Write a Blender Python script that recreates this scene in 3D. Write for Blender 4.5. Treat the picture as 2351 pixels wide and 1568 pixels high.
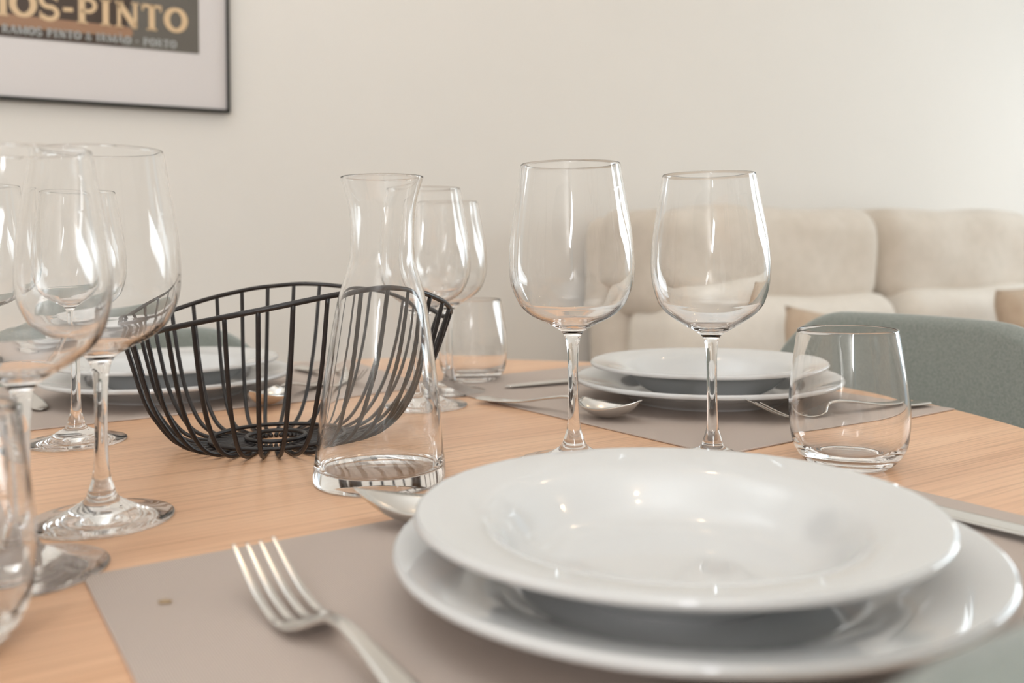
import bpy, bmesh, math, random
from mathutils import Vector, Matrix
random.seed(7)
for o in list(bpy.data.objects): bpy.data.objects.remove(o)
S = bpy.context.scene
C = S.collection
PI = math.pi
TZ = .75                                   # height of the table top

# ---------------------------------------------------------------- camera
cd = bpy.data.cameras.new('camera'); cam = bpy.data.objects.new('camera', cd); C.objects.link(cam)
S.camera = cam
cd.sensor_width = 36; cd.lens = 36 * 2126.2 / 2351
cd.shift_x = (1175.5 - 1139.0) / 2351; cd.shift_y = -(784 - 554.5) / 2351
cd.clip_start = .02; cd.clip_end = 60
_p, _r = math.radians(-.4162), math.radians(.7497)
_f = Vector((0, math.cos(_p), -math.sin(_p))); _u0 = Vector((0, math.sin(_p), math.cos(_p))); _r0 = Vector((1, 0, 0))
_rt = math.cos(_r) * _r0 - math.sin(_r) * _u0; _up = math.sin(_r) * _r0 + math.cos(_r) * _u0
cam.matrix_world = Matrix(((_rt.x, _up.x, -_f.x, 0), (_rt.y, _up.y, -_f.y, 0), (_rt.z, _up.z, -_f.z, TZ + .1599), (0, 0, 0, 1)))
cd.dof.use_dof = True; cd.dof.focus_distance = .71; cd.dof.aperture_fstop = 5.6; cd.dof.aperture_blades = 0

# ---------------------------------------------------------------- world, light, exposure
w = bpy.data.worlds.new('sky'); S.world = w; w.use_nodes = True
bg = w.node_tree.nodes['Background']; bg.inputs[0].default_value = (.78, .88, 1, 1); bg.inputs[1].default_value = 1.0
S.view_settings.view_transform = 'Standard'; S.view_settings.look = 'None'; S.view_settings.gamma = 1
S.view_settings.use_curve_mapping = False; S.view_settings.exposure = -0.06
S.cycles.max_bounces = 32; S.cycles.transmission_bounces = 32; S.cycles.glossy_bounces = 12
S.cycles.diffuse_bounces = 6; S.cycles.transparent_max_bounces = 16

# room frame: a runs along the back wall, n points from it into the room
A30 = math.radians(30)
ax = Vector((math.cos(A30), math.sin(A30), 0)); nx = Vector((math.sin(A30), -math.cos(A30), 0))
W0 = Vector((-.605, 2.10, 0))
def room(t, s, z): return W0 + ax * t + nx * s + Vector((0, 0, z))
T0, T1, SD, CH = -2.3, 3.95, 4.3, 2.6      # left wall, right wall, room depth, ceiling height

def area(name, loc, direction, sx, sy, power, col):
    l = bpy.data.lights.new(name, 'AREA'); l.shape = 'RECTANGLE'; l.size = sx; l.size_y = sy
    l.energy = power; l.color = col
    o = bpy.data.objects.new(name, l); C.objects.link(o); o.location = loc
    o.rotation_euler = Vector(direction).to_track_quat('-Z', 'Z').to_euler()
    return o
WIN_R = [(.10, .78), (1.60, 2.45)]        # (s0, s1) of the two tall windows in the right wall
WIN_B = [(-2.16, -1.86)]                  # (t0, t1) of the narrow window in the wall behind the viewer
WZ0, WZ1 = .25, 2.45
for (s0, s1), pw in zip(WIN_R, (11, 42)):
    area('window_daylight', room(T1 - .03, (s0 + s1) / 2, (WZ0 + WZ1) / 2), -ax, s1 - s0 - .1, WZ1 - WZ0 - .1, pw, (.84, .94, 1))
for t0, t1 in WIN_B:
    area('window_daylight', room((t0 + t1) / 2, SD - .03, 1.78), -nx, t1 - t0 - .08, .85, 34, (.95, .97, 1))
# added fill lamps, aimed up at the white ceiling for soft top light
area('bounce_fill', (.1, -.55, 1.75), (.05, .25, 1), .25, .25, 22, (.88, .95, 1.0))
area('bounce_fill', (-1.0, .9, 1.95), (0, 0, 1), .3, .3, 12, (.88, .95, 1.0))
for t, s in ((.1, 1.1), (1.2, 1.2), (-.2, 2.6), (1.6, 2.5)):
    l = bpy.data.lights.new('ceiling_spot', 'POINT'); l.energy = 1.5; l.color = (1, .68, .42); l.shadow_soft_size = .022
    o = bpy.data.objects.new('ceiling_spot', l); C.objects.link(o); o.location = room(t, s, CH - .12)

# ---------------------------------------------------------------- materials
def mat(name, base, rough=.5, metal=0, spec=.5, **kw):
    m = bpy.data.materials.new(name); m.use_nodes = True
    b = m.node_tree.nodes['Principled BSDF']
    b.inputs['Base Color'].default_value = (*base, 1); b.inputs['Roughness'].default_value = rough
    b.inputs['Metallic'].default_value = metal; b.inputs['Specular IOR Level'].default_value = spec
    for k, v in kw.items(): b.inputs[k].default_value = v
    return m
def N(m, t, **kw):
    n = m.node_tree.nodes.new(t)
    for k, v in kw.items(): setattr(n, k, v)
    return n
def L(m, a, b): m.node_tree.links.new(a, b)
def ramp(m, stops):
    r = N(m, 'ShaderNodeValToRGB'); e = r.color_ramp.elements
    e[0].position, e[0].color = stops[0][0], (*stops[0][1], 1); e[1].position, e[1].color = stops[-1][0], (*stops[-1][1], 1)
    for p, c in stops[1:-1]:
        x = e.new(p); x.color = (*c, 1)
    return r
def coords(m, scale, rot=(0, 0, 0)):
    t = N(m, 'ShaderNodeTexCoord'); q = N(m, 'ShaderNodeMapping'); L(m, t.outputs['Object'], q.inputs[0])
    q.inputs['Scale'].default_value = scale; q.inputs['Rotation'].default_value = rot
    return q.outputs[0]
def noise(m, vec, scale, detail=3, rough=.5):
    n = N(m, 'ShaderNodeTexNoise'); L(m, vec, n.inputs['Vector'])
    n.inputs['Scale'].default_value = scale; n.inputs['Detail'].default_value = detail; n.inputs['Roughness'].default_value = rough
    return n.outputs['Fac']
def bump(m, fac, strength, dist):
    b = N(m, 'ShaderNodeBump'); b.inputs['Strength'].default_value = strength; b.inputs['Distance'].default_value = dist
    L(m, fac, b.inputs['Height']); L(m, b.outputs[0], m.node_tree.nodes['Principled BSDF'].inputs['Normal'])
def mottled(name, c0, c1, scale, rough=.6, bstr=0, bdist=.001, spec=.5, **kw):
    m = mat(name, c0, rough, 0, spec, **kw); v = coords(m, (1, 1, 1)); f = noise(m, v, scale, 4)
    r = ramp(m, [(.35, c0), (.65, c1)]); L(m, f, r.inputs[0]); L(m, r.outputs[0], m.node_tree.nodes['Principled BSDF'].inputs['Base Color'])
    if bstr: bump(m, f, bstr, bdist)
    return m

M = {}
def glass(name, col, ior=1.47):
    m = bpy.data.materials.new(name); m.use_nodes = True; nt = m.node_tree; nt.nodes.remove(nt.nodes['Principled BSDF'])
    g = nt.nodes.new('ShaderNodeBsdfGlass'); g.inputs['Color'].default_value = (*col, 1); g.inputs['Roughness'].default_value = 0
    g.inputs['IOR'].default_value = ior
    nt.links.new(g.outputs[0], nt.nodes['Material Output'].inputs[0]); return m
M['glass'] = glass('clear_glass', (1, 1, 1))
M['pane'] = glass('window_glass', (.97, 1, .99))
M['porcelain'] = mat('white_porcelain', (.64, .64, .635), .045, spec=.75)
M['steel'] = mat('polished_steel', (.72, .70, .67), .16, 1)
M['wire'] = mottled('black_coated_wire', (.012, .009, .009), (.02, .015, .014), 300, .38)
M['wall'] = mottled('cream_wall_paint', (.755, .72, .675), (.765, .73, .685), 2.2, .85, .05, .0005)
M['ceiling'] = mottled('white_ceiling_paint', (.84, .83, .81), (.85, .84, .82), 2, .9)
M['trim'] = mottled('white_trim_paint', (.82, .81, .79), (.84, .83, .81), 4, .5)
M['floor'] = mottled('pale_oak_floor', (.52, .43, .34), (.60, .51, .42), 3, .4)
M['sofa'] = mottled('beige_sofa_fabric', (.635, .565, .485), (.68, .605, .525), 26, .9, .25, .002, **{'Sheen Weight': .25})
M['cushion'] = mottled('light_beige_linen', (.75, .695, .625), (.78, .725, .655), 40, .9, .2, .002)
M['tan'] = mottled('tan_cushion_linen', (.52, .40, .30), (.57, .45, .34), 40, .9, .2, .002)
M['chair'] = mottled('grey_green_felt', (.195, .22, .20), (.265, .285, .262), 420, .95, .3, .0006, **{'Sheen Weight': .35})
M['leg'] = mottled('black_metal_leg', (.02, .02, .02), (.03, .03, .03), 60, .4)
M['frame'] = mat('black_frame_lacquer', (.012, .011, .008), .35)
M['board'] = mat('white_mount_board', (.66, .62, .61), .35, spec=.6)
M['gold'] = mat('poster_cream_ink', (.66, .47, .28), .4)
M['smallink'] = mat('poster_grey_ink', (.40, .41, .40), .4)
M['printbrown'] = mat('poster_brown_ink', (.32, .175, .10), .4)
M['printdark'] = mat('poster_dark_ink', (.055, .033, .022), .3)
M['printgrey'] = mat('poster_grey_ground', (.125, .112, .095), .3)

def wood():
    m = mat('light_beech_veneer', (.7, .45, .28), .36, spec=.45)
    rot = (0, 0, math.radians(-31.8))
    v0 = N(m, 'ShaderNodeTexCoord').outputs['Object']
    q1 = N(m, 'ShaderNodeMapping'); q1.vector_type = 'POINT'; L(m, v0, q1.inputs[0]); q1.inputs['Rotation'].default_value = rot
    def stretch(sx, sy):
        q = N(m, 'ShaderNodeVectorMath', operation='MULTIPLY'); L(m, q1.outputs[0], q.inputs[0]); q.inputs[1].default_value = (sx, sy, 1); return q.outputs[0]
    broad = noise(m, stretch(1.2, 9), 2.2, 4, .55)
    fine = noise(m, stretch(6, 420), 1.0, 3, .6)
    pore = noise(m, stretch(22, 900), 1.0, 2, .5)
    r1 = ramp(m, [(.30, (.70, .415, .25)), (.5, (.77, .475, .295)), (.72, (.82, .53, .34))]); L(m, broad, r1.inputs[0])
    r2 = ramp(m, [(.36, (.80, .76, .72)), (.52, (1, 1, 1))]); L(m, fine, r2.inputs[0])
    r3 = ramp(m, [(.33, (.84, .80, .76)), (.42, (1, 1, 1))]); L(m, pore, r3.inputs[0])
    x = N(m, 'ShaderNodeMix', data_type='RGBA', blend_type='MULTIPLY'); x.inputs[0].default_value = .95; L(m, r1.outputs[0], x.inputs[6]); L(m, r2.outputs[0], x.inputs[7])
    y = N(m, 'ShaderNodeMix', data_type='RGBA', blend_type='MULTIPLY'); y.inputs[0].default_value = .7; L(m, x.outputs[2], y.inputs[6]); L(m, r3.outputs[0], y.inputs[7])
    L(m, y.outputs[2], m.node_tree.nodes['Principled BSDF'].inputs['Base Color'])
    bump(m, fine, .12, .0004)
    return m
M['wood'] = wood()
def weave():
    m = mat('taupe_woven_vinyl', (.5, .42, .36), .55, spec=.35)
    v = N(m, 'ShaderNodeTexCoord').outputs['Object']
    def wave(direction, scale):
        k = N(m, 'ShaderNodeTexWave', wave_type='BANDS', bands_direction=direction, wave_profile='SIN'); L(m, v, k.inputs[0])
        k.inputs['Scale'].default_value = scale; k.inputs['Distortion'].default_value = 0; return k.outputs['Fac']
    a = wave('X', 285); b = wave('Y', 420)
    r1 = ramp(m, [(.15, (.40, .325, .28)), (.7, (.62, .525, .465))]); L(m, a, r1.inputs[0])
    r2 = ramp(m, [(.1, (.88, .88, .88)), (.6, (1, 1, 1))]); L(m, b, r2.inputs[0])
    x = N(m, 'ShaderNodeMix', data_type='RGBA', blend_type='MULTIPLY'); x.inputs[0].default_value = .8; L(m, r1.outputs[0], x.inputs[6]); L(m, r2.outputs[0], x.inputs[7])
    L(m, x.outputs[2], m.node_tree.nodes['Principled BSDF'].inputs['Base Color'])
    bump(m, a, .5, .0003)
    return m
M['mat'] = weave()

# ---------------------------------------------------------------- builders
def link_bm(name, bm, m, parent=None, smooth=True, loc=None):
    me = bpy.data.meshes.new(name); bmesh.ops.recalc_face_normals(bm, faces=bm.faces) if not getattr(bm, '_keep', False) else None
    bm.to_mesh(me); bm.free()
    for p in me.polygons: p.use_smooth = smooth
    me.materials.append(m if not isinstance(m, str) else M[m])
    o = bpy.data.objects.new(name, me); C.objects.link(o)
    if parent: o.parent = parent
    if loc is not None: o.location = loc
    return o
def mesh_obj(name, verts, faces, m, parent=None, smooth=True, recalc=False):
    me = bpy.data.meshes.new(name); me.from_pydata([tuple(v) for v in verts], [], faces); me.update()
    if recalc:
        b = bmesh.new(); b.from_mesh(me); bmesh.ops.recalc_face_normals(b, faces=b.faces); b.to_mesh(me); b.free()
    for p in me.polygons: p.use_smooth = smooth
    me.materials.append(M[m] if isinstance(m, str) else m)
    o = bpy.data.objects.new(name, me); C.objects.link(o)
    if parent: o.parent = parent
    return o
def thing(name, label, cat, loc=(0, 0, 0), rotz=0, group=None):
    o = bpy.data.objects.new(name, None); C.objects.link(o); o.location = loc; o.rotation_euler = (0, 0, rotz)
    o.empty_display_size = .05; o['label'] = label; o['category'] = cat
    if group: o['group'] = group
    return o
def tag(o, label=None, cat=None, group=None, kind=None):
    for k, v in (('label', label), ('category', cat), ('group', group), ('kind', kind)):
        if v: o[k] = v
    return o
def dup(root, loc, rotz, label, name=None, group=None):
    r = root.copy(); C.objects.link(r); r.location = loc; r.rotation_euler = (0, 0, rotz); r['label'] = label
    if group: r['group'] = group
    for ch in list(root.children):
        c = ch.copy(); C.objects.link(c); c.parent = r
        for g in list(ch.children):
            d = g.copy(); C.objects.link(d); d.parent = c
    return r
def catmull(pts, k=6):
    out = []; n = len(pts)
    for i in range(n - 1):
        p0 = pts[max(i - 1, 0)]; p1 = pts[i]; p2 = pts[i + 1]; p3 = pts[min(i + 2, n - 1)]
        for j in range(k):
            t = j / k; t2 = t * t; t3 = t2 * t
            out.append(tuple(.5 * (2 * b + (c - a) * t + (2 * a - 5 * b + 4 * c - d) * t2 + (-a + 3 * b - 3 * c + d) * t3) for a, b, c, d in zip(p0, p1, p2, p3)))
    out.append(tuple(pts[-1])); return out
def lathe(name, prof, m, parent=None, seg=96, shift=None, smooth=True):
    """prof: (r, z) points followed so that the outward side lies to the right of the path (bottom axis -> outside -> top -> inside)."""
    vs = []; fs = []; rings = []
    for r, z in prof:
        dx = shift(z) if shift else 0
        if r < 1e-6: rings.append([len(vs)]); vs.append((dx, 0, z))
        else:
            ids = []
            for i in range(seg):
                a = 2 * PI * i / seg; ids.append(len(vs)); vs.append((dx + r * math.cos(a), r * math.sin(a), z))
            rings.append(ids)
    for A, B in zip(rings, rings[1:]):
        if len(A) == 1 and len(B) == 1: continue
        for i in range(seg):
            j = (i + 1) % seg
            if len(A) == 1: fs.append((A[0], B[j], B[i]))
            elif len(B) == 1: fs.append((A[i], A[j], B[0]))
            else: fs.append((A[i], A[j], B[j], B[i]))
    return mesh_obj(name, vs, fs, m, parent, smooth)
def tube(name, pts, r, m, parent=None, seg=8, closed=False, flat=1.0):
    pts = [Vector(p) for p in pts]; n = len(pts); vs = []; fs = []
    rr = r if callable(r) else (lambda t: r)
    nrm = None
    for i, p in enumerate(pts):
        if closed: t = (pts[(i + 1) % n] - pts[i - 1]).normalized()
        else: t = (pts[min(i + 1, n - 1)] - pts[max(i - 1, 0)]).normalized()
        if nrm is None:
            nrm = Vector((0, 0, 1)) if abs(t.z) < .9 else Vector((1, 0, 0))
        nrm = (nrm - t * nrm.dot(t)).normalized(); b = t.cross(nrm); q = rr(i / (n - 1))
        for k in range(seg):
            a = 2 * PI * k / seg; vs.append(p + nrm * (q * flat * math.cos(a)) + b * (q * math.sin(a)))
    for i in range(n if closed else n - 1):
        j = (i + 1) % n
        for k in range(seg):
            l = (k + 1) % seg; fs.append((i * seg + k, i * seg + l, j * seg + l, j * seg + k))
    if not closed:
        fs.append(tuple(range(seg))[::-1]); fs.append(tuple((n - 1) * seg + k for k in range(seg)))
    return mesh_obj(name, vs, fs, m, parent, True, True)
def box(name, lo, hi, m, parent=None, bevel=0, seg=3, frame=None, smooth=True):
    bm = bmesh.new(); bmesh.ops.create_cube(bm, size=1)
    for v in bm.verts: v.co = Vector([(lo[i] + hi[i]) / 2 + v.co[i] * (hi[i] - lo[i]) for i in range(3)])
    if bevel: bmesh.ops.bevel(bm, geom=bm.edges[:] , offset=bevel, segments=seg, profile=.5, affect='EDGES')
    if frame:
        for v in bm.verts: v.co = frame(*v.co)
    return link_bm(name, bm, m, parent, bool(bevel) and smooth)
def pillow_mesh(name, w, h, d, m, parent=None, n=18, power=.42, sag=0, flat=.55):
    """soft cushion: w along x, h along z, d thick along y, pinched edges."""
    vs = []; fs = []; idx = {}
    for side in (1, -1):
        for i in range(n + 1):
            for j in range(n + 1):
                u = -1 + 2 * i / n; v = -1 + 2 * j / n
                e = (max(0, 1 - abs(u) ** 3.2) * max(0, 1 - abs(v) ** 3.2)) ** power
                edge = i in (0, n) or j in (0, n)
                if edge and side == -1: idx[side, i, j] = idx[1, i, j]; continue
                pin = 1 - .05 * (1 - (1 - abs(v) ** 2)) * 1.0
                x = u * w / 2 * (1 - .05 * (1 - v * v)); z = v * h / 2 * (1 - .05 * (1 - u * u))
                wr = .006 * math.sin(9 * u + 3 * v) * math.cos(7 * v - 2 * u) * (1 - e * .3)
                idx[side, i, j] = len(vs); vs.append((x, side * (d / 2) * e + wr * e, z))
    for side in (1, -1):
        for i in range(n):
            for j in range(n):
                f = [idx[side, i, j], idx[side, i + 1, j], idx[side, i + 1, j + 1], idx[side, i, j + 1]]
                fs.append(f if side == -1 else f[::-1])
    return mesh_obj(name, vs, fs, m, parent, True, True)

# ---------------------------------------------------------------- the room
def slab(name, t0, t1, s0, s1, z0, z1, m, parent=None):
    bm = bmesh.new(); bmesh.ops.create_cube(bm, size=1)
    for v in bm.verts:
        t = (t0 + t1) / 2 + v.co.x * (t1 - t0); s = (s0 + s1) / 2 + v.co.y * (s1 - s0); z = (z0 + z1) / 2 + v.co.z * (z1 - z0)
        v.co = room(t, s, z)
    return link_bm(name, bm, m, parent, False)
def merged(name, slabs, m):
    bm = bmesh.new()
    for t0, t1, s0, s1, z0, z1 in slabs:
        r = bmesh.ops.create_cube(bm, size=1)
        for v in r['verts']:
            t = (t0 + t1) / 2 + v.co.x * (t1 - t0); s = (s0 + s1) / 2 + v.co.y * (s1 - s0); z = (z0 + z1) / 2 + v.co.z * (z1 - z0)
            v.co = room(t, s, z)
    return tag(link_bm(name, bm, m, None, False), kind='structure')
WT = .15
tag(slab('floor', T0 - WT, T1 + WT, -WT, SD + WT, -.1, 0, 'floor'), kind='structure')
tag(slab('ceiling', T0 - WT, T1 + WT, -WT, SD + WT, CH, CH + .1, 'ceiling'), kind='structure')
tag(slab('wall_back', T0 - WT, T1 + WT, -WT, 0, 0, CH, 'wall'), kind='structure')
tag(slab('wall_left', T0 - WT, T0, 0, SD, 0, CH, 'wall'), kind='structure')
def holed(along, holes):
    out = []; c = 0 if along == 's' else T0; end = SD if along == 's' else T1
    for a, b in holes:
        out.append((c, a, 0, CH)); out.append((a, b, 0, WZ0)); out.append((a, b, WZ1, CH)); c = b
    out.append((c, end, 0, CH)); return out
merged('wall_right', [(T1, T1 + WT, a, b, z0, z1) for a, b, z0, z1 in holed('s', WIN_R)], 'wall')
merged('wall_front', [(a, b, SD, SD + WT, z0, z1) for a, b, z0, z1 in holed('t', WIN_B)], 'wall')
k = 0
for a, b in WIN_R:
    k += 1; c = (T1 + .08, T1 + .13); f = .05; mid = (a + b) / 2
    o = merged('window_%d' % k, [(*c, a, a + f, WZ0, WZ1), (*c, b - f, b, WZ0, WZ1), (*c, a, b, WZ0, WZ0 + f), (*c, a, b, WZ1 - f, WZ1)], 'trim')
    slab('window_pane', T1 + .10, T1 + .106, a + f, b - f, WZ0 + f, WZ1 - f, 'pane', o)
for a, b in WIN_B:
    k += 1; c = (SD + .08, SD + .13); f = .05
    o = merged('window_%d' % k, [(a, a + f, *c, WZ0, WZ1), (b - f, b, *c, WZ0, WZ1), (a, b, *c, WZ0, WZ0 + f), (a, b, *c, WZ1 - f, WZ1)], 'trim')
    slab('window_pane', a + f, b - f, SD + .10, SD + .106, WZ0 + f, WZ1 - f, 'pane', o)
tag(slab('baseboard_back', T0, T1, 0, .015, 0, .09, 'trim'), kind='structure')

# ---------------------------------------------------------------- framed poster on the back wall
# poster frame: local x along the wall, local z up, local -y out of the wall
PF = thing('picture_frame', 'black framed poster with white mount hanging on the cream wall', 'picture', room(0, 0, 0), A30)
FB, FR, FL, FT = 1.222, .0, -.70, 2.02      # bottom, right, left, top of the frame outside
PF.location = room(0, .002, 0)
fr = .007
bm = bmesh.new()
for lo, hi in (((FL, -.022, FB), (FR, 0, FB + fr)), ((FL, -.022, FT - fr), (FR, 0, FT)), ((FL, -.022, FB + fr), (FL + fr, 0, FT - fr)), ((FR - fr, -.022, FB + fr), (FR, 0, FT - fr))):
    r = bmesh.ops.create_cube(bm, size=1)
    for v in r['verts']: v.co = Vector([(lo[i] + hi[i]) / 2 + v.co[i] * (hi[i] - lo[i]) for i in range(3)])
link_bm('frame', bm, 'frame', PF, False)
box('mount_board', (FL + fr, -.014, FB + fr), (FR - fr, -.002, FT - fr), 'board', PF)
PR, PB, PL_, PT = -.066, FB + .128, -.63, FT - .12
pr = box('printed_sheet', (PL_, -.0155, PB), (PR, -.0138, PT), 'printgrey', PF)
Y1, Y2, Y3 = -.0158, -.0161, -.0165
def poly(name, pts, y, m, parent): return mesh_obj(name, [(x, y, z) for x, z in pts], [tuple(range(len(pts)))], m, parent, False)
SHADE = -.205
poly('dark_ground', [(PL_, PB), (SHADE - .02, PB), (SHADE, PB + .11), (SHADE - .03, PB + .2), (SHADE - .1, PT), (PL_, PT)], Y1, 'printdark', pr)
bp = [(PL_, PB + .019), (-.4, PB + .0200), (-.25, PB + .021)] + [(-.214 + .010 * math.cos(a), PB + .032 + .011 * math.sin(a)) for a in [(-PI / 2) + i * PI / 8 for i in range(9)]] + [(-.25, PB + .0435), (-.4, PB + .045), (PL_, PB + .048)]
poly('brown_band', bp, Y2, 'printbrown', pr)
def stroke_mesh(strokes, x0, z0, sx, sz):
    """strokes: list of (points, width, closed) in a unit cell; returns verts and faces in the x-z plane"""
    vs = []; fs = []
    for pts, wd, closed in strokes:
        n = len(pts); P = [Vector((p[0] * sx, p[1] * sz)) for p in pts]; base = len(vs)
        for i in range(n):
            a = P[i - 1] if (closed or i) else P[i]; b = P[(i + 1) % n] if (closed or i < n - 1) else P[i]
            t = (b - a).normalized(); nn = Vector((-t.y, t.x))
            ww = wd(i / n) if callable(wd) else wd
            ww = ww * sz
            vs += [P[i] + nn * ww / 2, P[i] - nn * ww / 2]
        for i in range(n if closed else n - 1):
            j = (i + 1) % n; fs.append((base + 2 * i, base + 2 * i + 1, base + 2 * j + 1, base + 2 * j))
    return [(x0 + v.x, v.y + z0) for v in vs], fs
def arc(cx, cz, rx, rz, a0, a1, n=20): return [(cx + rx * math.cos(math.radians(a0 + (a1 - a0) * i / n)), cz + rz * math.sin(math.radians(a0 + (a1 - a0) * i / n))) for i in range(n + 1)]
W1, W2, SF = .22, .10, .07
def glyph(c):
    if c == 'O': return .95, [(arc(.47, .5, .36, .41, 0, 360, 32)[:-1], lambda t: .15 + .08 * abs(math.cos(2 * PI * t)), True)]
    if c == 'I': return .52, [([(.24, 0), (.24, 1)], W1, False), ([(.04, .035), (.44, .035)], SF, False), ([(.04, .965), (.44, .965)], SF, False)]
    if c == 'T': return .86, [([(.42, 0), (.42, 1)], W1, False), ([(.04, .94), (.80, .94)], .12, False), ([(.06, .98), (.07, .74)], .07, False), ([(.78, .98), (.77, .74)], .07, False), ([(.22, .035), (.62, .035)], SF, False)]
    if c == 'N': return .98, [([(.18, 0), (.18, 1)], .13, False), ([(.80, 0), (.80, 1)], .13, False), ([(.16, .95), (.80, .05)], .22, False), ([(.02, .965), (.34, .965)], SF, False), ([(.03, .035), (.34, .035)], SF, False), ([(.65, .965), (.95, .965)], SF, False)]
    if c == 'M': return 1.2, [([(.16, 0), (.16, 1)], .12, False), ([(1.02, 0), (1.02, 1)], W1, False), ([(.18, .95), (.56, .1)], .2, False), ([(.56, .1), (.98, .95)], .1, False), ([(.02, .035), (.32, .035)], SF, False), ([(.82, .035), (1.2, .035)], SF, False), ([(.0, .965), (.25, .965)], SF, False), ([(.95, .965), (1.2, .965)], SF, False)]
    if c == 'P': return .80, [([(.20, 0), (.20, 1)], W1, False), ([(.2, .93)] + arc(.42, .70, .26, .23, 90, -90, 16) + [(.2, .47)], .15, False), ([(.02, .035), (.42, .035)], SF, False), ([(.02, .965), (.3, .965)], SF, False)]
    if c == 'R': return .86, [([(.18, 0), (.18, 1)], .18, False), ([(.2, .93)] + arc(.42, .72, .24, .21, 90, -90, 12) + [(.2, .51)], .13, False), ([(.42, .5), (.78, .02)], .17, False)]
    if c == 'A': return .9, [([(.08, 0), (.44, 1)], .12, False), ([(.44, 1), (.8, 0)], .2, False), ([(.22, .35), (.68, .35)], .1, False)]
    if c == 'S': return .78, [(arc(.38, .72, .27, .23, 25, 270, 16) + arc(.38, .27, .29, .23, 90, -155, 16)[1:], lambda t: .17, False), ([(.64, .98), (.66, .72)], .06, False), ([(.08, .3), (.08, .03)], .06, False)]
    if c == '-': return .50, [([(.06, .45), (.42, .47)], .16, False)]
    if c == '&': return .8, [(arc(.35, .75, .15, .18, 0, 360, 12), .12, False), (arc(.32, .28, .24, .24, 60, 300, 12) + [(.74, .5)], .12, False), ([(.25, .62), (.72, .02)], .12, False)]
    if c == '~A':
        g = glyph('A'); return .9, g[1] + [([(.25, 1.15), (.38, 1.25), (.5, 1.15), (.62, 1.25)], .09, False)]
    return .4, []
def text_line(word_name, chars, x_end, z0, h, y, m, slope=0, gap=.05, w=1.0):
    tot = sum(glyph(c)[0] + gap for c in chars) * h * w; x = x_end - tot
    for c in chars:
        g = glyph(c)
        if g[1]:
            vs, fs = stroke_mesh(g[1], x, z0 + slope * (x - x_end), h * w, h)
            mesh_obj(word_name, [(vx, y, vz) for vx, vz in vs], fs, m, pr, False)
        x += (g[0] + gap) * h * w
text_line('letter', list('RAMOS-PINTO'), PR - .022, PB + .041, .056, Y3, 'gold', 0, .04, .94)
text_line('small_letter', list('RAMOS') + [' '] + list('PINTO') + [' ', '&', ' '] + list('IRM') + ['~A', 'O', ' ', '-', ' '] + list('PORTO'), PR - .047, PB + .0065, .0175, Y3, 'smallink', 0, .10, .82)

# ---------------------------------------------------------------- sofa along the back wall
SX0, SX1 = .885, 2.64
sofa = thing('sofa', 'long beige fabric sofa with high split backrests along the wall', 'sofa', room(0, 0, 0), A30)
def sb(name, t0, t1, s0, s1, z0, z1, m='sofa', bev=.04, parent=sofa, seg=4): return box(name, (t0, -s1, z0), (t1, -s0, z1), m, parent, bev, seg)
for t in (SX0 + .1, SX1 - .1):
    for s in (.18, .88): sb('leg', t - .025, t + .025, s - .025, s + .025, 0, .09, 'leg', .004)
sb('base', SX0 + .02, SX1 - .02, .14, .95, .08, .27)
sb('armrest', SX0 - .06, SX0 + .12, .10, .97, .10, .60, bev=.05)
sb('armrest', SX1 - .12, SX1 + .06, .10, .97, .10, .60, bev=.05)
sb('back_frame', SX0 + .055, SX1 - .02, .04, .20, .20, .985, bev=.06)
def soft(name, t0, t1, s0, s1, z0, z1, m, bulge=.02, n=22, ex=5.0):
    """softly bulging upholstered block built as a superellipsoid-like shell"""
    vs = []; fs = []; c = Vector(((t0 + t1) / 2, -(s0 + s1) / 2, (z0 + z1) / 2)); h = Vector(((t1 - t0) / 2, (s1 - s0) / 2, (z1 - z0) / 2))
    bm = bmesh.new(); bmesh.ops.create_cube(bm, size=2); bmesh.ops.subdivide_edges(bm, edges=bm.edges[:], cuts=n, use_grid_fill=True)
    r = min(h) * .55
    for v in bm.verts:
        p = v.co.copy()
        q = Vector([max(-1, min(1, p[i])) for i in range(3)])
        x = Vector([q[i] * h[i] for i in range(3)])
        core = Vector([max(-(h[i] - r), min(h[i] - r, x[i])) for i in range(3)])
        d = x - core
        if d.length > 1e-9: x = core + d.normalized() * r * min(1, max(abs(d[i]) for i in range(3)) / r)
        fx, fz = 1 - (x.x / h.x) ** 2, 1 - (x.z / h.z) ** 2; fy = 1 - (x.y / h.y) ** 2
        x.y += (1 if x.y > 0 else -1) * bulge * max(0, fx) ** .5 * max(0, fz) ** .5
        x.z += (1 if x.z > 0 else -1) * bulge * .5 * max(0, fx) ** .5 * max(0, fy) ** .5
        wob = .007 * math.sin(x.x * 17 + x.z * 9 + t0) * math.sin(x.z * 21 - x.x * 6)
        x.y += wob; x.z += .005 * math.sin(x.x * 13 + t0 * 3)
        v.co = c + x
    return link_bm(name, bm, m, sofa, True)
half = 1.775
for t0, t1 in ((SX0 + .05, half + .01), (half + .04, SX1 - .04)):
    soft('seat_cushion', t0, t1, .28, .96, .26, .45, 'sofa')
    soft('lower_back_cushion', t0 + .01, t1 - .01, .20, .43, .43, .762, 'cushion', .025)
    soft('headrest', t0, t1, .13, .36, .735, 1.005, 'sofa', .02)
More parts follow.
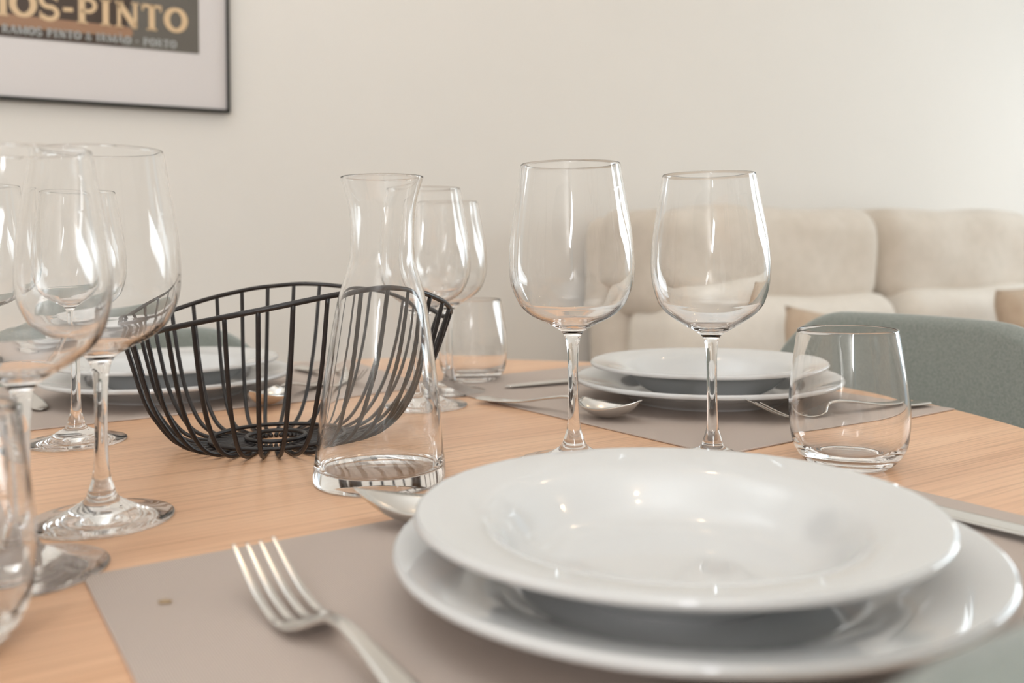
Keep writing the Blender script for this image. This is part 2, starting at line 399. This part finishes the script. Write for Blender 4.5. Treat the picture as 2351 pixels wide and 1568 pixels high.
for i, (t, s, z, w_, h_, rz, ry, mk, lab) in enumerate((
        (1.255, .66, .600, .34, .30, -.12, .16, 'tan', 'small tan throw pillow leaning mid sofa beside the grey-green chair'),
        (2.085, .66, .625, .38, .34, .08, -.05, 'tan', 'tan throw pillow at the right end of the beige sofa'))):
    p = pillow_mesh('throw_pillow', w_, h_, .12, mk)
    p.location = room(t, s, z); p.rotation_euler = (-.26, ry, A30 + rz)
    tag(p, lab, 'pillow', 'throw pillows on the sofa')

# ---------------------------------------------------------------- dining table
TC = Vector((-.137, .765, 0)); TR = .595
u = Vector((math.cos(math.radians(31.8)), math.sin(math.radians(31.8)), 0)); v_ = Vector((-u.y, u.x, 0))
tbl = thing('dining_table', 'round light wooden dining table set for four people', 'table', (TC.x, TC.y, 0))
th = .026
prof = [(0, TZ - th)] + [(TR - .010, TZ - th)] + [(TR - .010 + .010 * math.sin(a), TZ - th / 2 - (th / 2) * math.cos(a)) for a in [i * PI / 10 for i in range(1, 10)]] + [(TR - .010, TZ), (TR - .012, TZ)]
def disc_lathe():
    o = lathe('tabletop', prof + [(TR * .6, TZ), (0, TZ)], 'wood', tbl, 256)
    me = o.data
    for p in me.polygons:
        if abs(p.normal.z) > .999: p.use_smooth = False
    return o
disc_lathe()
lathe('apron_ring', [(.30, TZ - th - .05), (.44, TZ - th - .05), (.44, TZ - th - .0005), (.30, TZ - th - .0005), (.30, TZ - th - .05)], 'wood', tbl, 96, smooth=False)
for i in range(4):
    a = math.radians(31.8 + 45 + 90 * i); d = Vector((math.cos(a), math.sin(a), 0))
    tube('leg', [d * .40 + Vector((0, 0, TZ - th - .03)), d * .46 + Vector((0, 0, 0.0))], lambda t: .028 - .012 * t, 'wood', tbl, 20)

# ---------------------------------------------------------------- chairs
def make_chair(label, loc, rotz, sz=1):
    t = thing('dining_chair', label, 'chair', loc, rotz, 'grey-green dining chairs around the table')
    # local +y faces the table; the back's front face is at y = -.22
    nu, nv = 40, 22; W = .215
    def backpt(s, h, off):
        x = W * math.sin(s * 1.15) / math.sin(1.15); sag = .036 * s * s
        top = .822 - .008 * s * s - .10 * max(0, abs(s) - .38) ** 2 / .62 ** 2
        z = .50 + (top - .50) * h
        y = -.275 + sag - .05 * (h - .4) + .035 * (1 - h) ** 2
        nrm = Vector((-.45 * s, 1, 0)).normalized()
        return Vector((x, y, z)) + nrm * off
    vs = []; fs = []; ring = []
    # profile around thickness: front, rounded top, back
    TH = .016
    for i in range(nu + 1):
        s = -1 + 2 * i / nu; row = []
        e = TH * (1 - .35 * max(0, abs(s) - .9) / .1)
        for j in range(nv + 1): row.append(backpt(s, (j / nv) , e))
        tp = backpt(s, 1, 0)
        nrm = Vector((-.45 * s, 1, 0)).normalized()
        for k in range(1, 8):
            a = PI * k / 8; row.append(tp + nrm * (e * math.cos(a)) + Vector((0, 0, e * .9 * math.sin(a))))
        for j in range(nv, -1, -1): row.append(backpt(s, (j / nv), -e))
        ring.append(row)
    m_ = len(ring[0])
    for row in ring: vs += row
    for i in range(nu):
        for j in range(m_):
            k = (j + 1) % m_; fs.append((i * m_ + j, (i + 1) * m_ + j, (i + 1) * m_ + k, i * m_ + k))
    # rounded side ends
    for i in (0, nu):
        base = i * m_; half_n = m_ // 2; cs = []
        s = -1 if i == 0 else 1
        mid = []
        for j in range(half_n + 1):
            a_, b_ = vs[base + j], vs[base + (m_ - 1 - j)]
            c = (a_ + b_) / 2 + Vector((s * TH * .8, .01, 0)) * (1 if j < nv else .6); mid.append(len(vs)); vs.append(c)
        for j in range(half_n):
            fs.append((base + j, base + j + 1, mid[j + 1], mid[j])); fs.append((base + m_ - 2 - j, base + m_ - 1 - j, mid[j], mid[j + 1]))
    mesh_obj('backrest', [(p.x, p.y, p.z * 1) for p in vs], fs, 'chair', t, True, True)
    # seat: padded round-cornered slab
    bm = bmesh.new(); bmesh.ops.create_cube(bm, size=2); bmesh.ops.subdivide_edges(bm, edges=bm.edges[:], cuts=12, use_grid_fill=True)
    for vv in bm.verts:
        x, y, z = vv.co; r = max(abs(x), abs(y)); q = math.hypot(x, y) or 1
        k = (r / q) ** .55
        k2 = 1 - .06 * abs(z) ** 4
        X, Y = x * k * .215 * k2, y * k * .215 * k2
        vv.co = Vector((X, Y - .03, .465 + z * .03 - .010 * (1 - (x * x + y * y) / 2) * (1 if z > 0 else 0)))
    link_bm('seat', bm, 'chair', t, True)
    for sx in (-1, 1):
        for sy in (-1, 1):
            tube('leg', [(sx * .14, sy * .14 - .03, .437), (sx * .20, sy * .20 - .03, 0)], lambda q: .012 - .004 * q, 'leg', t, 12)
        tube('back_bracket', [(sx * .09, -.20, .44), (sx * .09, -.272, .475), (sx * .09, -.278, .53)], .008, 'leg', t, 10)
    t.scale = (1, 1, sz)
    return t
def chair_at(direction, dist, lat, rot=0):
    d = Vector(direction).normalized(); side = Vector((-d.y, d.x, 0))
    c = Vector((TC.x, TC.y, 0)) + d * (dist - .26) + side * lat
    return (c.x, c.y, 0), math.atan2(-d.y, -d.x) - PI / 2 + rot
loc, rz = chair_at((.875, .485, 0), .672, -.018)
ch = make_chair('grey-green felt dining chair at the right, behind the far white plates', loc, rz, .986)
loc, rz = chair_at((.542, -.84, 0), .585, -.02)
dup(ch, loc, rz, 'grey-green felt dining chair blurred in the bottom right corner, closest to the viewer').scale = (1, 1, 1)
loc, rz = chair_at((-.56, .83, 0), .70, -.005)
c3 = dup(ch, loc, rz, 'grey-green felt dining chair across the table, seen through the black wire basket'); c3.scale = (1, 1, .95)

# ---------------------------------------------------------------- placemats
MW, MD, MT = .4736, .3226, .0014
def placemat(label, centre, ang):
    n1, n2 = 48, 32
    o = box('placemat', (-MW / 2, -MD / 2, 0), (MW / 2, MD / 2, MT), 'mat', None, .0004, 1, smooth=False)
    o.location = (centre[0], centre[1], TZ + .0002); o.rotation_euler = (0, 0, ang)
    return tag(o, label, 'placemat', 'taupe woven placemats on the table')
A0 = math.radians(31.8)
nmc = Vector((-.2053, .4564, 0)) + u * (MW / 2) - v_ * (MD / 2)
placemat('taupe woven placemat in the foreground under the large white plates and fork', nmc, A0)
fu = Vector((math.cos(math.radians(31.8)), math.sin(math.radians(31.8)), 0)); fv = Vector((-math.sin(math.radians(37.5)), math.cos(math.radians(37.5)), 0))
fmc = Vector((.1673, .7101, 0)) + fu * (MD / 2) + Vector((-.5735, .8192, 0)) * (MW / 2)
placemat('taupe woven placemat at the right, in front of the visible grey-green chair', fmc, math.radians(124.2 - 180))
placemat('taupe woven placemat across the table behind the black wire basket', (-.350, 1.078), math.radians(32.6))
lmc = Vector((-.246, .452, 0)) - u * (MD / 2 - .02) + v_ * (MW / 2)
placemat('taupe woven placemat cut off by the left edge of the photo', lmc, math.radians(121.8))
ZM = TZ + .0002 + MT                       # top of a placemat

# ---------------------------------------------------------------- plates
dinner_prof = [(0, .0024), (.070, .0022), (.0735, 0), (.0775, 0), (.080, .0022), (.092, .0075), (.105, .0128), (.122, .0176), (.1325, .0199)] + \
    [(.1325 + .0025 * math.sin(a), .0222 - .0025 * math.cos(a)) for a in [PI * i / 8 for i in range(1, 8)]] + [(.1325, .0246), (.120, .0214), (.104, .0172), (.092, .0125), (.083, .0078), (.076, .0058), (.060, .0052), (0, .0052)]
deep_prof = [(0, .0026), (.046, .0024), (.0485, 0), (.0525, 0), (.0555, .0026), (.066, .0080), (.076, .0165), (.0835, .0235), (.091, .0272), (.105, .0300), (.1165, .0314)] + \
    [(.1168 + .0023 * math.sin(a), .0337 - .0023 * math.cos(a)) for a in [PI * i / 8 for i in range(1, 8)]] + [(.1165, .0359), (.104, .0344), (.090, .0312), (.083, .0268), (.0765, .0195), (.070, .0118), (.062, .0072), (.048, .0057), (0, .0054)]
def curve_prof(p): return catmull(p, 4)
def plate(kind, x, y, label, proto=None, z=ZM):
    if proto:
        o = proto.copy(); C.objects.link(o)
    else:
        pr_ = dinner_prof if kind == 'dinner_plate' else deep_prof
        o = lathe(kind, [(max(0, r), zz * (.965 if kind == 'deep_plate' else 1)) for r, zz in catmull(pr_, 3)], 'porcelain', None, 160)
    o.location = (x, y, z); return tag(o, label, 'plate', 'white dinner plates' if kind == 'dinner_plate' else 'white deep plates')
ZP = ZM + .0053
d1 = plate('dinner_plate', .0859, .4283, 'large flat white dinner plate under the deep plate in the foreground')
p1 = plate('deep_plate', .0798, .4284, 'white deep plate with wide rim, large in the foreground', z=ZP)
plate('dinner_plate', .2153, .9587, 'flat white dinner plate under the deep plate by the grey-green chair at right', d1)
plate('deep_plate', .2153, .9587, 'white deep plate on the far setting behind the two central wine glasses', p1, ZP)
plate('dinner_plate', -.368, 1.040, 'flat white dinner plate under the deep plate behind the black wire basket', d1)
plate('deep_plate', -.368, 1.040, 'white deep plate seen through the bars of the black wire basket', p1, ZP)

# ---------------------------------------------------------------- glassware
def arcs(r, z, rr, a0, a1, n): return [(r + rr * math.cos(a0 + (a1 - a0) * i / n), z + rr * math.sin(a0 + (a1 - a0) * i / n)) for i in range(n + 1)]
def make_wine(label, outer, H, rim, foot_r, inner_bottom, loc, ribs=None):
    """outer: (r, z) from the foot collar up to the rim."""
    t = thing('wine_glass', label, 'wine glass', loc, 0, 'stemmed wine glasses on the table')
    full = catmull(outer, 6)
    for _ in range(35):                      # even out the blown wall of the bowl
        full = [p if (i in (0, len(full) - 1) or p[1] < .118) else ((full[i - 1][0] + 2 * p[0] + full[i + 1][0]) / 4, p[1]) for i, p in enumerate(full)]
    jz = ribs                                # z where the stem becomes the bowl
    stem = [p for p in full if p[1] <= jz]; bowl = [p for p in full if p[1] >= stem[-1][1]]
    c0 = stem[0]
    foot = catmull([(0, .0016), (.010, .0013), (.022, .0007), (foot_r - .006, .0003), (foot_r - .0018, .0002)], 4) + \
        arcs(foot_r - .0011, .0011, .0011, -PI / 2, PI / 2, 6)[1:] + \
        catmull([(foot_r - .003, .0026), (foot_r - .010, .0036), (foot_r - .020, .0062), (.0145, .0098), (c0[0] + .0022, c0[1] - .0022), (c0[0], c0[1])], 4)
    lathe('foot', foot, 'glass', t, 96)
    lathe('stem', stem, 'glass', t, 64)
    # inner wall: offset of the outer one
    inn = []
    for i in range(len(bowl)):
        a = Vector(bowl[max(i - 1, 0)]); b = Vector(bowl[min(i + 1, len(bowl) - 1)]); tt = (b - a).normalized(); nn = Vector((-tt.y, tt.x))
        k = (bowl[i][1] - inner_bottom) / (H - inner_bottom)
        thk = .0010 + .0016 * max(0, 1 - k) ** 3
        q = Vector(bowl[i]) + nn * thk
        if q.x > .004 and q.y > inner_bottom + .0008: inn.append((q.x, q.y))
    inn.sort(key=lambda q: q[1])
    top = bowl[-1]; it = inn[-1]
    inn = inn[:-1]
    rimarc = arcs(top[0] - .00045, top[1], .00045, 0, PI, 6)
    prof = bowl[:-1] + rimarc + inn[::-1] + [(inn[0][0] * .5, inner_bottom + .0003), (0, inner_bottom)]
    lathe('bowl', prof, 'glass', t, 128)
    return t
big = [(.0087, .0144), (.0073, .0190), (.0053, .0255), (.0041, .036), (.0037, .055), (.0038, .070), (.0044, .0845), (.0053, .0908), (.0067, .0950), (.0092, .0982), (.0158, .1020), (.0292, .1086), (.0385, .1167), (.0441, .1264), (.0462, .136), (.0470, .149), (.0457, .168), (.0425, .1876), (.0390, .207), (.0369, .2215)]
small = [(.0078, .0140), (.0062, .0200), (.0045, .0262), (.0039, .035), (.0037, .0524), (.0038, .068), (.0043, .0825), (.0051, .0895), (.0064, .0928), (.0090, .0953), (.0146, .0985), (.0245, .1045), (.0342, .1125), (.0405, .1229), (.0431, .1350), (.0436, .1485), (.0421, .1645), (.0394, .1806), (.0360, .1966), (.0336, .212)]
gA = make_wine('larger wine glass just right of the carafe, left of the two central ones', big, .2215, .0369, .0415, .1035, (.0559, .6883, TZ), ribs=.0955)
gB = make_wine('slightly smaller wine glass standing between the large one and the tumbler', small, .212, .0336, .0405, .1003, (.1571, .6809, TZ), ribs=.0930)
dup(gA, (-.239, .5577, TZ), .4, 'large wine glass at the left in front of the black wire basket')
dup(gB, (-.240, .4670, TZ), .9, 'blurred wine glass nearest the viewer, cut by the left edge')
dup(gB, (-.3591, .7886, TZ), 1.3, 'wine glass on the left farther back, standing behind the two nearest left ones')
dup(gA, (-.4700, .8350, TZ), 1.9, 'wine glass mostly outside the left edge, only a piece of its foot showing')
dup(gA, (-.0730, .9450, TZ), 2.2, 'blurred wine glass standing directly behind the carafe')
dup(gB, (-.0540, 1.035, TZ), 2.6, 'farthest wine glass, its right half showing behind the one behind the carafe')

def make_tumbler(label, loc):
    out = [(0, .0022), (.018, .0020), (.0235, .0004), (.0265, 0), (.0300, .0022), (.0345, .0068), (.0380, .0125), (.0403, .0207), (.0415, .0340), (.0413, .0480), (.0398, .0640), (.0372, .0820), (.0347, .0975)]
    full = catmull(out, 4)
    inn = [(.0333, .0975), (.0358, .0820), (.0384, .0640), (.0399, .0480), (.0400, .0340), (.0385, .0215), (.0350, .0135), (.0290, .0090), (.0220, .0074), (.0190, .0064), (0, .0060)]
    o = lathe('tumbler', full[:-1] + arcs(.0340, .0975, .0007, 0, PI, 6) + catmull(inn, 4)[1:], 'glass', None, 128)
    o.location = loc; return tag(o, label, 'tumbler', 'stemless glass tumblers')
tA = make_tumbler('stemless glass tumbler in front of the grey-green chair at right', (.2538, .6719, TZ))
def dup1(o, loc, label): c = o.copy(); C.objects.link(c); c.location = loc; c['label'] = label; return c
dup1(tA, (-.233, .374, TZ), 'blurred stemless tumbler cut off by the bottom left edge')
dup1(tA, (-.0300, 1.125, TZ), 'small faraway stemless tumbler near the back edge of the table')

cz = [(0, .0012), (.040, .0010), (.0435, .0003), (.0450, .0018), (.0455, .0050), (.0452, .0120), (.0434, .0256), (.0408, .0558), (.0368, .086), (.0322, .116), (.0290, .131), (.0254, .1425), (.0230, .152), (.0221, .163), (.0221, .177), (.0233, .190), (.0255, .1995), (.0287, .2100)]
ci = [(.0275, .2100), (.0243, .1995), (.0221, .190), (.0208, .177), (.0207, .163), (.0214, .152), (.0238, .1425), (.0274, .131), (.0305, .116), (.0350, .086), (.0389, .0558), (.0414, .0256), (.0418, .0150), (.0398, .0102), (.0300, .0088), (0, .0078)]
caraf = lathe('carafe', catmull(cz, 5)[:-1] + arcs(.0281, .2100, .0006, 0, PI, 6) + catmull(ci, 5)[1:], 'glass', None, 160, shift=lambda z: .0042 * min(1, max(0, z) / .17))
caraf.location = (-.0828, .6425, TZ)
tag(caraf, 'empty clear glass carafe with flared neck in front of the wire basket', 'carafe')

# ---------------------------------------------------------------- wire basket
bk = thing('wire_basket', 'black wire fruit basket with wavy rim in the middle of the table', 'basket', (-.186, .775, TZ), math.radians(24))
WR = .0018
RIMZ = [(-180, .091), (-150, .1015), (-131, .1095), (-108, .119), (-93, .1255), (-80, .1300), (-70, .1315), (-58, .1290), (-36, .1165), (-17, .1050), (0, .0985),
        (16, .107), (35, .116), (55, .1235), (68, .1270), (78, .1280), (95, .1250), (112, .118), (128, .110), (150, .100), (180, .091)]
def rimpt(a):
    c, s = math.cos(a), math.sin(a)
    d = math.degrees(math.atan2(s, c)); z = .091
    for (d0, z0), (d1, z1) in zip(RIMZ, RIMZ[1:]):
        if d0 <= d <= d1: z = z0 + (z1 - z0) * (d - d0) / (d1 - d0); break
    return Vector((.134 * c + .016, .120 * s, z))
tube('rim', [(rimpt(2 * PI * (i - 1.5) / 192) + rimpt(2 * PI * i / 192) + rimpt(2 * PI * (i + 1.5) / 192)) / 3 for i in range(192)], .0021, 'wire', bk, 10, True)
def ringz(name, r, z): tube(name, [(r * math.cos(2 * PI * i / 96), r * math.sin(2 * PI * i / 96), z) for i in range(96)], WR, 'wire', bk, 8, True)
ringz('base_ring', .053, .0058); ringz('base_ring', .024, .0058)
bprof = [(0.155, .0020), (.40, .0020), (.52, .0036), (.64, .0105), (.755, .026), (.845, .048), (.925, .077), (1.0, 1)]
NS = 34
for i in range(NS):
    a = 2 * PI * (i + .5) / NS; P = rimpt(a)
    hx, hy = math.cos(a), math.sin(a); pts = []
    for q, z in bprof:
        if q == 1.0: pts.append(P); continue
        # blend: circular near the base, elliptical towards the rim
        k = min(1, max(0, (q - .2) / .8)); R0 = .1385 * q
        x = R0 * hx * (1 - k) + P.x * q * k; y = R0 * hy * (1 - k) + P.y * q * k
        pts.append(Vector((x, y, z * (1 if z < .04 else (P.z / .118) ** .5))))
    sp = [Vector(p) for p in catmull([tuple(p) for p in pts], 6)]
    tube('wire', sp, WR, 'wire', bk, 8)

# ---------------------------------------------------------------- cutlery
def strip(name, sections, m, parent, seg=14):
    """sections: (y, half width, z of the middle, thickness, cup depth): lens-like cross sections swept along y"""
    vs = []; fs = []; n = seg
    for y, w_, z, t_, cup in sections:
        top = []; bot = []
        for i in range(n + 1):
            q = -1 + 2 * i / n; e = math.sqrt(max(0, 1 - q ** 4)) ; zz = z - cup * (1 - q * q)
            top.append(Vector((q * w_, y, zz + t_ / 2 * e))); bot.append(Vector((q * w_, y, zz - t_ / 2 * e)))
        vs += top + bot[1:-1][::-1]
    k = 2 * n
    for s in range(len(sections) - 1):
        for i in range(k):
            j = (i + 1) % k; fs.append((s * k + i, s * k + j, (s + 1) * k + j, (s + 1) * k + i))
    fs.append(tuple(range(k))); fs.append(tuple((len(sections) - 1) * k + i for i in range(k)))
    return mesh_obj(name, vs, fs, m, parent, True, True)
# every piece points along +y (business end at +y), origin under its middle
def make_fork(label, loc, rz):
    t = thing('fork', label, 'fork', loc, rz, 'steel forks')
    h = catmull([(-.100, .0075, .0035, .0022, .0), (-.094, .0098, .0033, .0022, 0), (-.075, .0096, .0032, .0022, 0), (-.040, .0070, .0052, .0026, 0), (-.005, .0042, .0105, .0030, 0), (.015, .0034, .0128, .0032, 0), (.028, .0036, .0118, .0030, 0)], 5)
    strip('handle', h, 'steel', t)
    b = catmull([(.027, .0037, .0119, .0029, 0), (.033, .0060, .0092, .0024, .0002), (.040, .0110, .0056, .0020, .0010), (.048, .0125, .0034, .0018, .0014), (.056, .0127, .0030, .0016, .0014)], 5)
    hd = strip('head', b, 'steel', t)
    for i in range(4):
        x = (-1.5 + i) * .0068
        w0 = .0021
        y0 = .0545; zc = .0030 - .0014 * (1 - (x / .0127) ** 2)
        secs = [(y0, w0 + .0003, zc, .0016, 0), (.064, w0, zc + .0002, .0016, 0), (.080, w0 * .92, zc + .0040, .0015, 0), (.096, w0 * .82, zc + .0108, .0013, 0), (.1100, w0 * .55, zc + .0178, .0010, 0), (.112, w0 * .25, zc + .0188, .0006, 0)]
        o = strip('tine', catmull(secs, 4), 'steel', t, 8)
        for vv in o.data.vertices: vv.co.x += x * (1 - .05 * (vv.co.y - y0) / .05)
    return t
def make_spoon(label, loc, rz):
    t = thing('spoon', label, 'spoon', loc, rz, 'steel spoons')
    h = catmull([(-.100, .0075, .0035, .0022, .0), (-.094, .0098, .0033, .0022, 0), (-.075, .0096, .0032, .0022, 0), (-.040, .0070, .0058, .0026, 0), (-.005, .0042, .0125, .0030, 0), (.018, .0034, .0155, .0032, 0), (.033, .0040, .0128, .0028, 0)], 5)
    strip('handle', h, 'steel', t)
    vs = []; secs = []
    n = 26
    for i in range(n + 1):
        q = i / n; y = .031 + .070 * q
        w_ = .0208 * (math.sin(PI * (q * .97 + .03) ** .86)) ** (.72 if q < .45 else .86)
        w_ = max(w_, .0006 if q > .5 else .0040)
        cup = .0106 * (1 - (2 * q - .92) ** 2) ** .8 if abs(2 * q - .92) < 1 else 0
        z = .0122 + .0045 * (q - .4) ** 2 * 4 + (.002 if q < .1 else 0) * (1 - q * 10) + .004 * max(0, q - .5)
        secs.append((y, w_, z, .0013, max(0, cup)))
    strip('bowl', secs, 'steel', t, 18)
    return t
def make_knife(label, loc, rz):
    t = thing('table_knife', label, 'knife', loc, rz, 'steel table knives')
    h = catmull([(-.110, .0080, .0050, .0060, 0), (-.104, .0102, .0050, .0085, 0), (-.080, .0098, .0050, .0090, 0), (-.040, .0078, .0050, .0082, 0), (-.012, .0066, .0050, .0070, 0), (-.006, .0060, .0050, .0050, 0)], 4)
    strip('handle', h, 'steel', t)
    b = catmull([(-.007, .0058, .0050, .0036, 0), (.006, .0085, .0042, .0024, 0), (.040, .0098, .0034, .0018, 0), (.080, .0092, .0028, .0014, 0), (.100, .0066, .0024, .0012, 0), (.108, .0020, .0022, .0009, 0)], 4)
    strip('blade', b, 'steel', t)
    return t
def at_tip(tip, ang_deg, L_):
    """location and z rotation for a piece whose tip is at `tip` and whose handle runs off at ang_deg"""
    a = math.radians(ang_deg); d = Vector((math.cos(a), math.sin(a), 0)); c = Vector((tip[0], tip[1], 0)) + d * L_
    return (c.x, c.y, ZM + .0003), math.atan2(-d.y, -d.x) - PI / 2
fk = make_fork('steel fork lying in the foreground left of the large plates', *at_tip((-.1165, .439), -55, .112))
dup(fk, *at_tip((.223, .813), 24.5, .112), 'steel fork on the far right placemat, partly behind the tumbler')
dup(fk, *at_tip((-.160, 1.055), 120, .112), 'faint steel fork right of the far left plates, behind the basket')
spn = make_spoon('steel spoon with its bowl by the carafe base, handle under the foreground plates', *at_tip((-.0846, .536), -5, .101))
dup(spn, *at_tip((.128, .826), 137, .101), 'steel spoon in front of the far right plates, between the wine glass stems')
dup(spn, *at_tip((-.2435, .910), 78, .101), 'steel spoon seen through the right part of the wire basket bars')
kn = make_knife('steel table knife at the right edge, beside the foreground plates', *at_tip((.235, .571), -60, .108))
dup(kn, *at_tip((.0075, 1.046), 23, .108), 'steel table knife on the far right placemat, left of the plates')
dup(kn, *at_tip((-.458, .930), 124, .108), 'steel table knife left of the far left plates, only its tip showing')

bm = bmesh.new(); bmesh.ops.create_icosphere(bm, subdivisions=2, radius=.0022)
for vv in bm.verts: vv.co = Vector((vv.co.x * 1.5, vv.co.y * .9, vv.co.z * .35)) * (1 + .15 * math.sin(vv.co.x * 2400 + vv.co.y * 1900))
cr = link_bm('crumb', bm, mottled('brown_crumb', (.36, .25, .15), (.42, .30, .18), 300, .8), None, True, (-.1515, .4195, ZM + .0008))
tag(cr, 'tiny brown crumb on the taupe placemat left of the foreground fork', 'crumb')
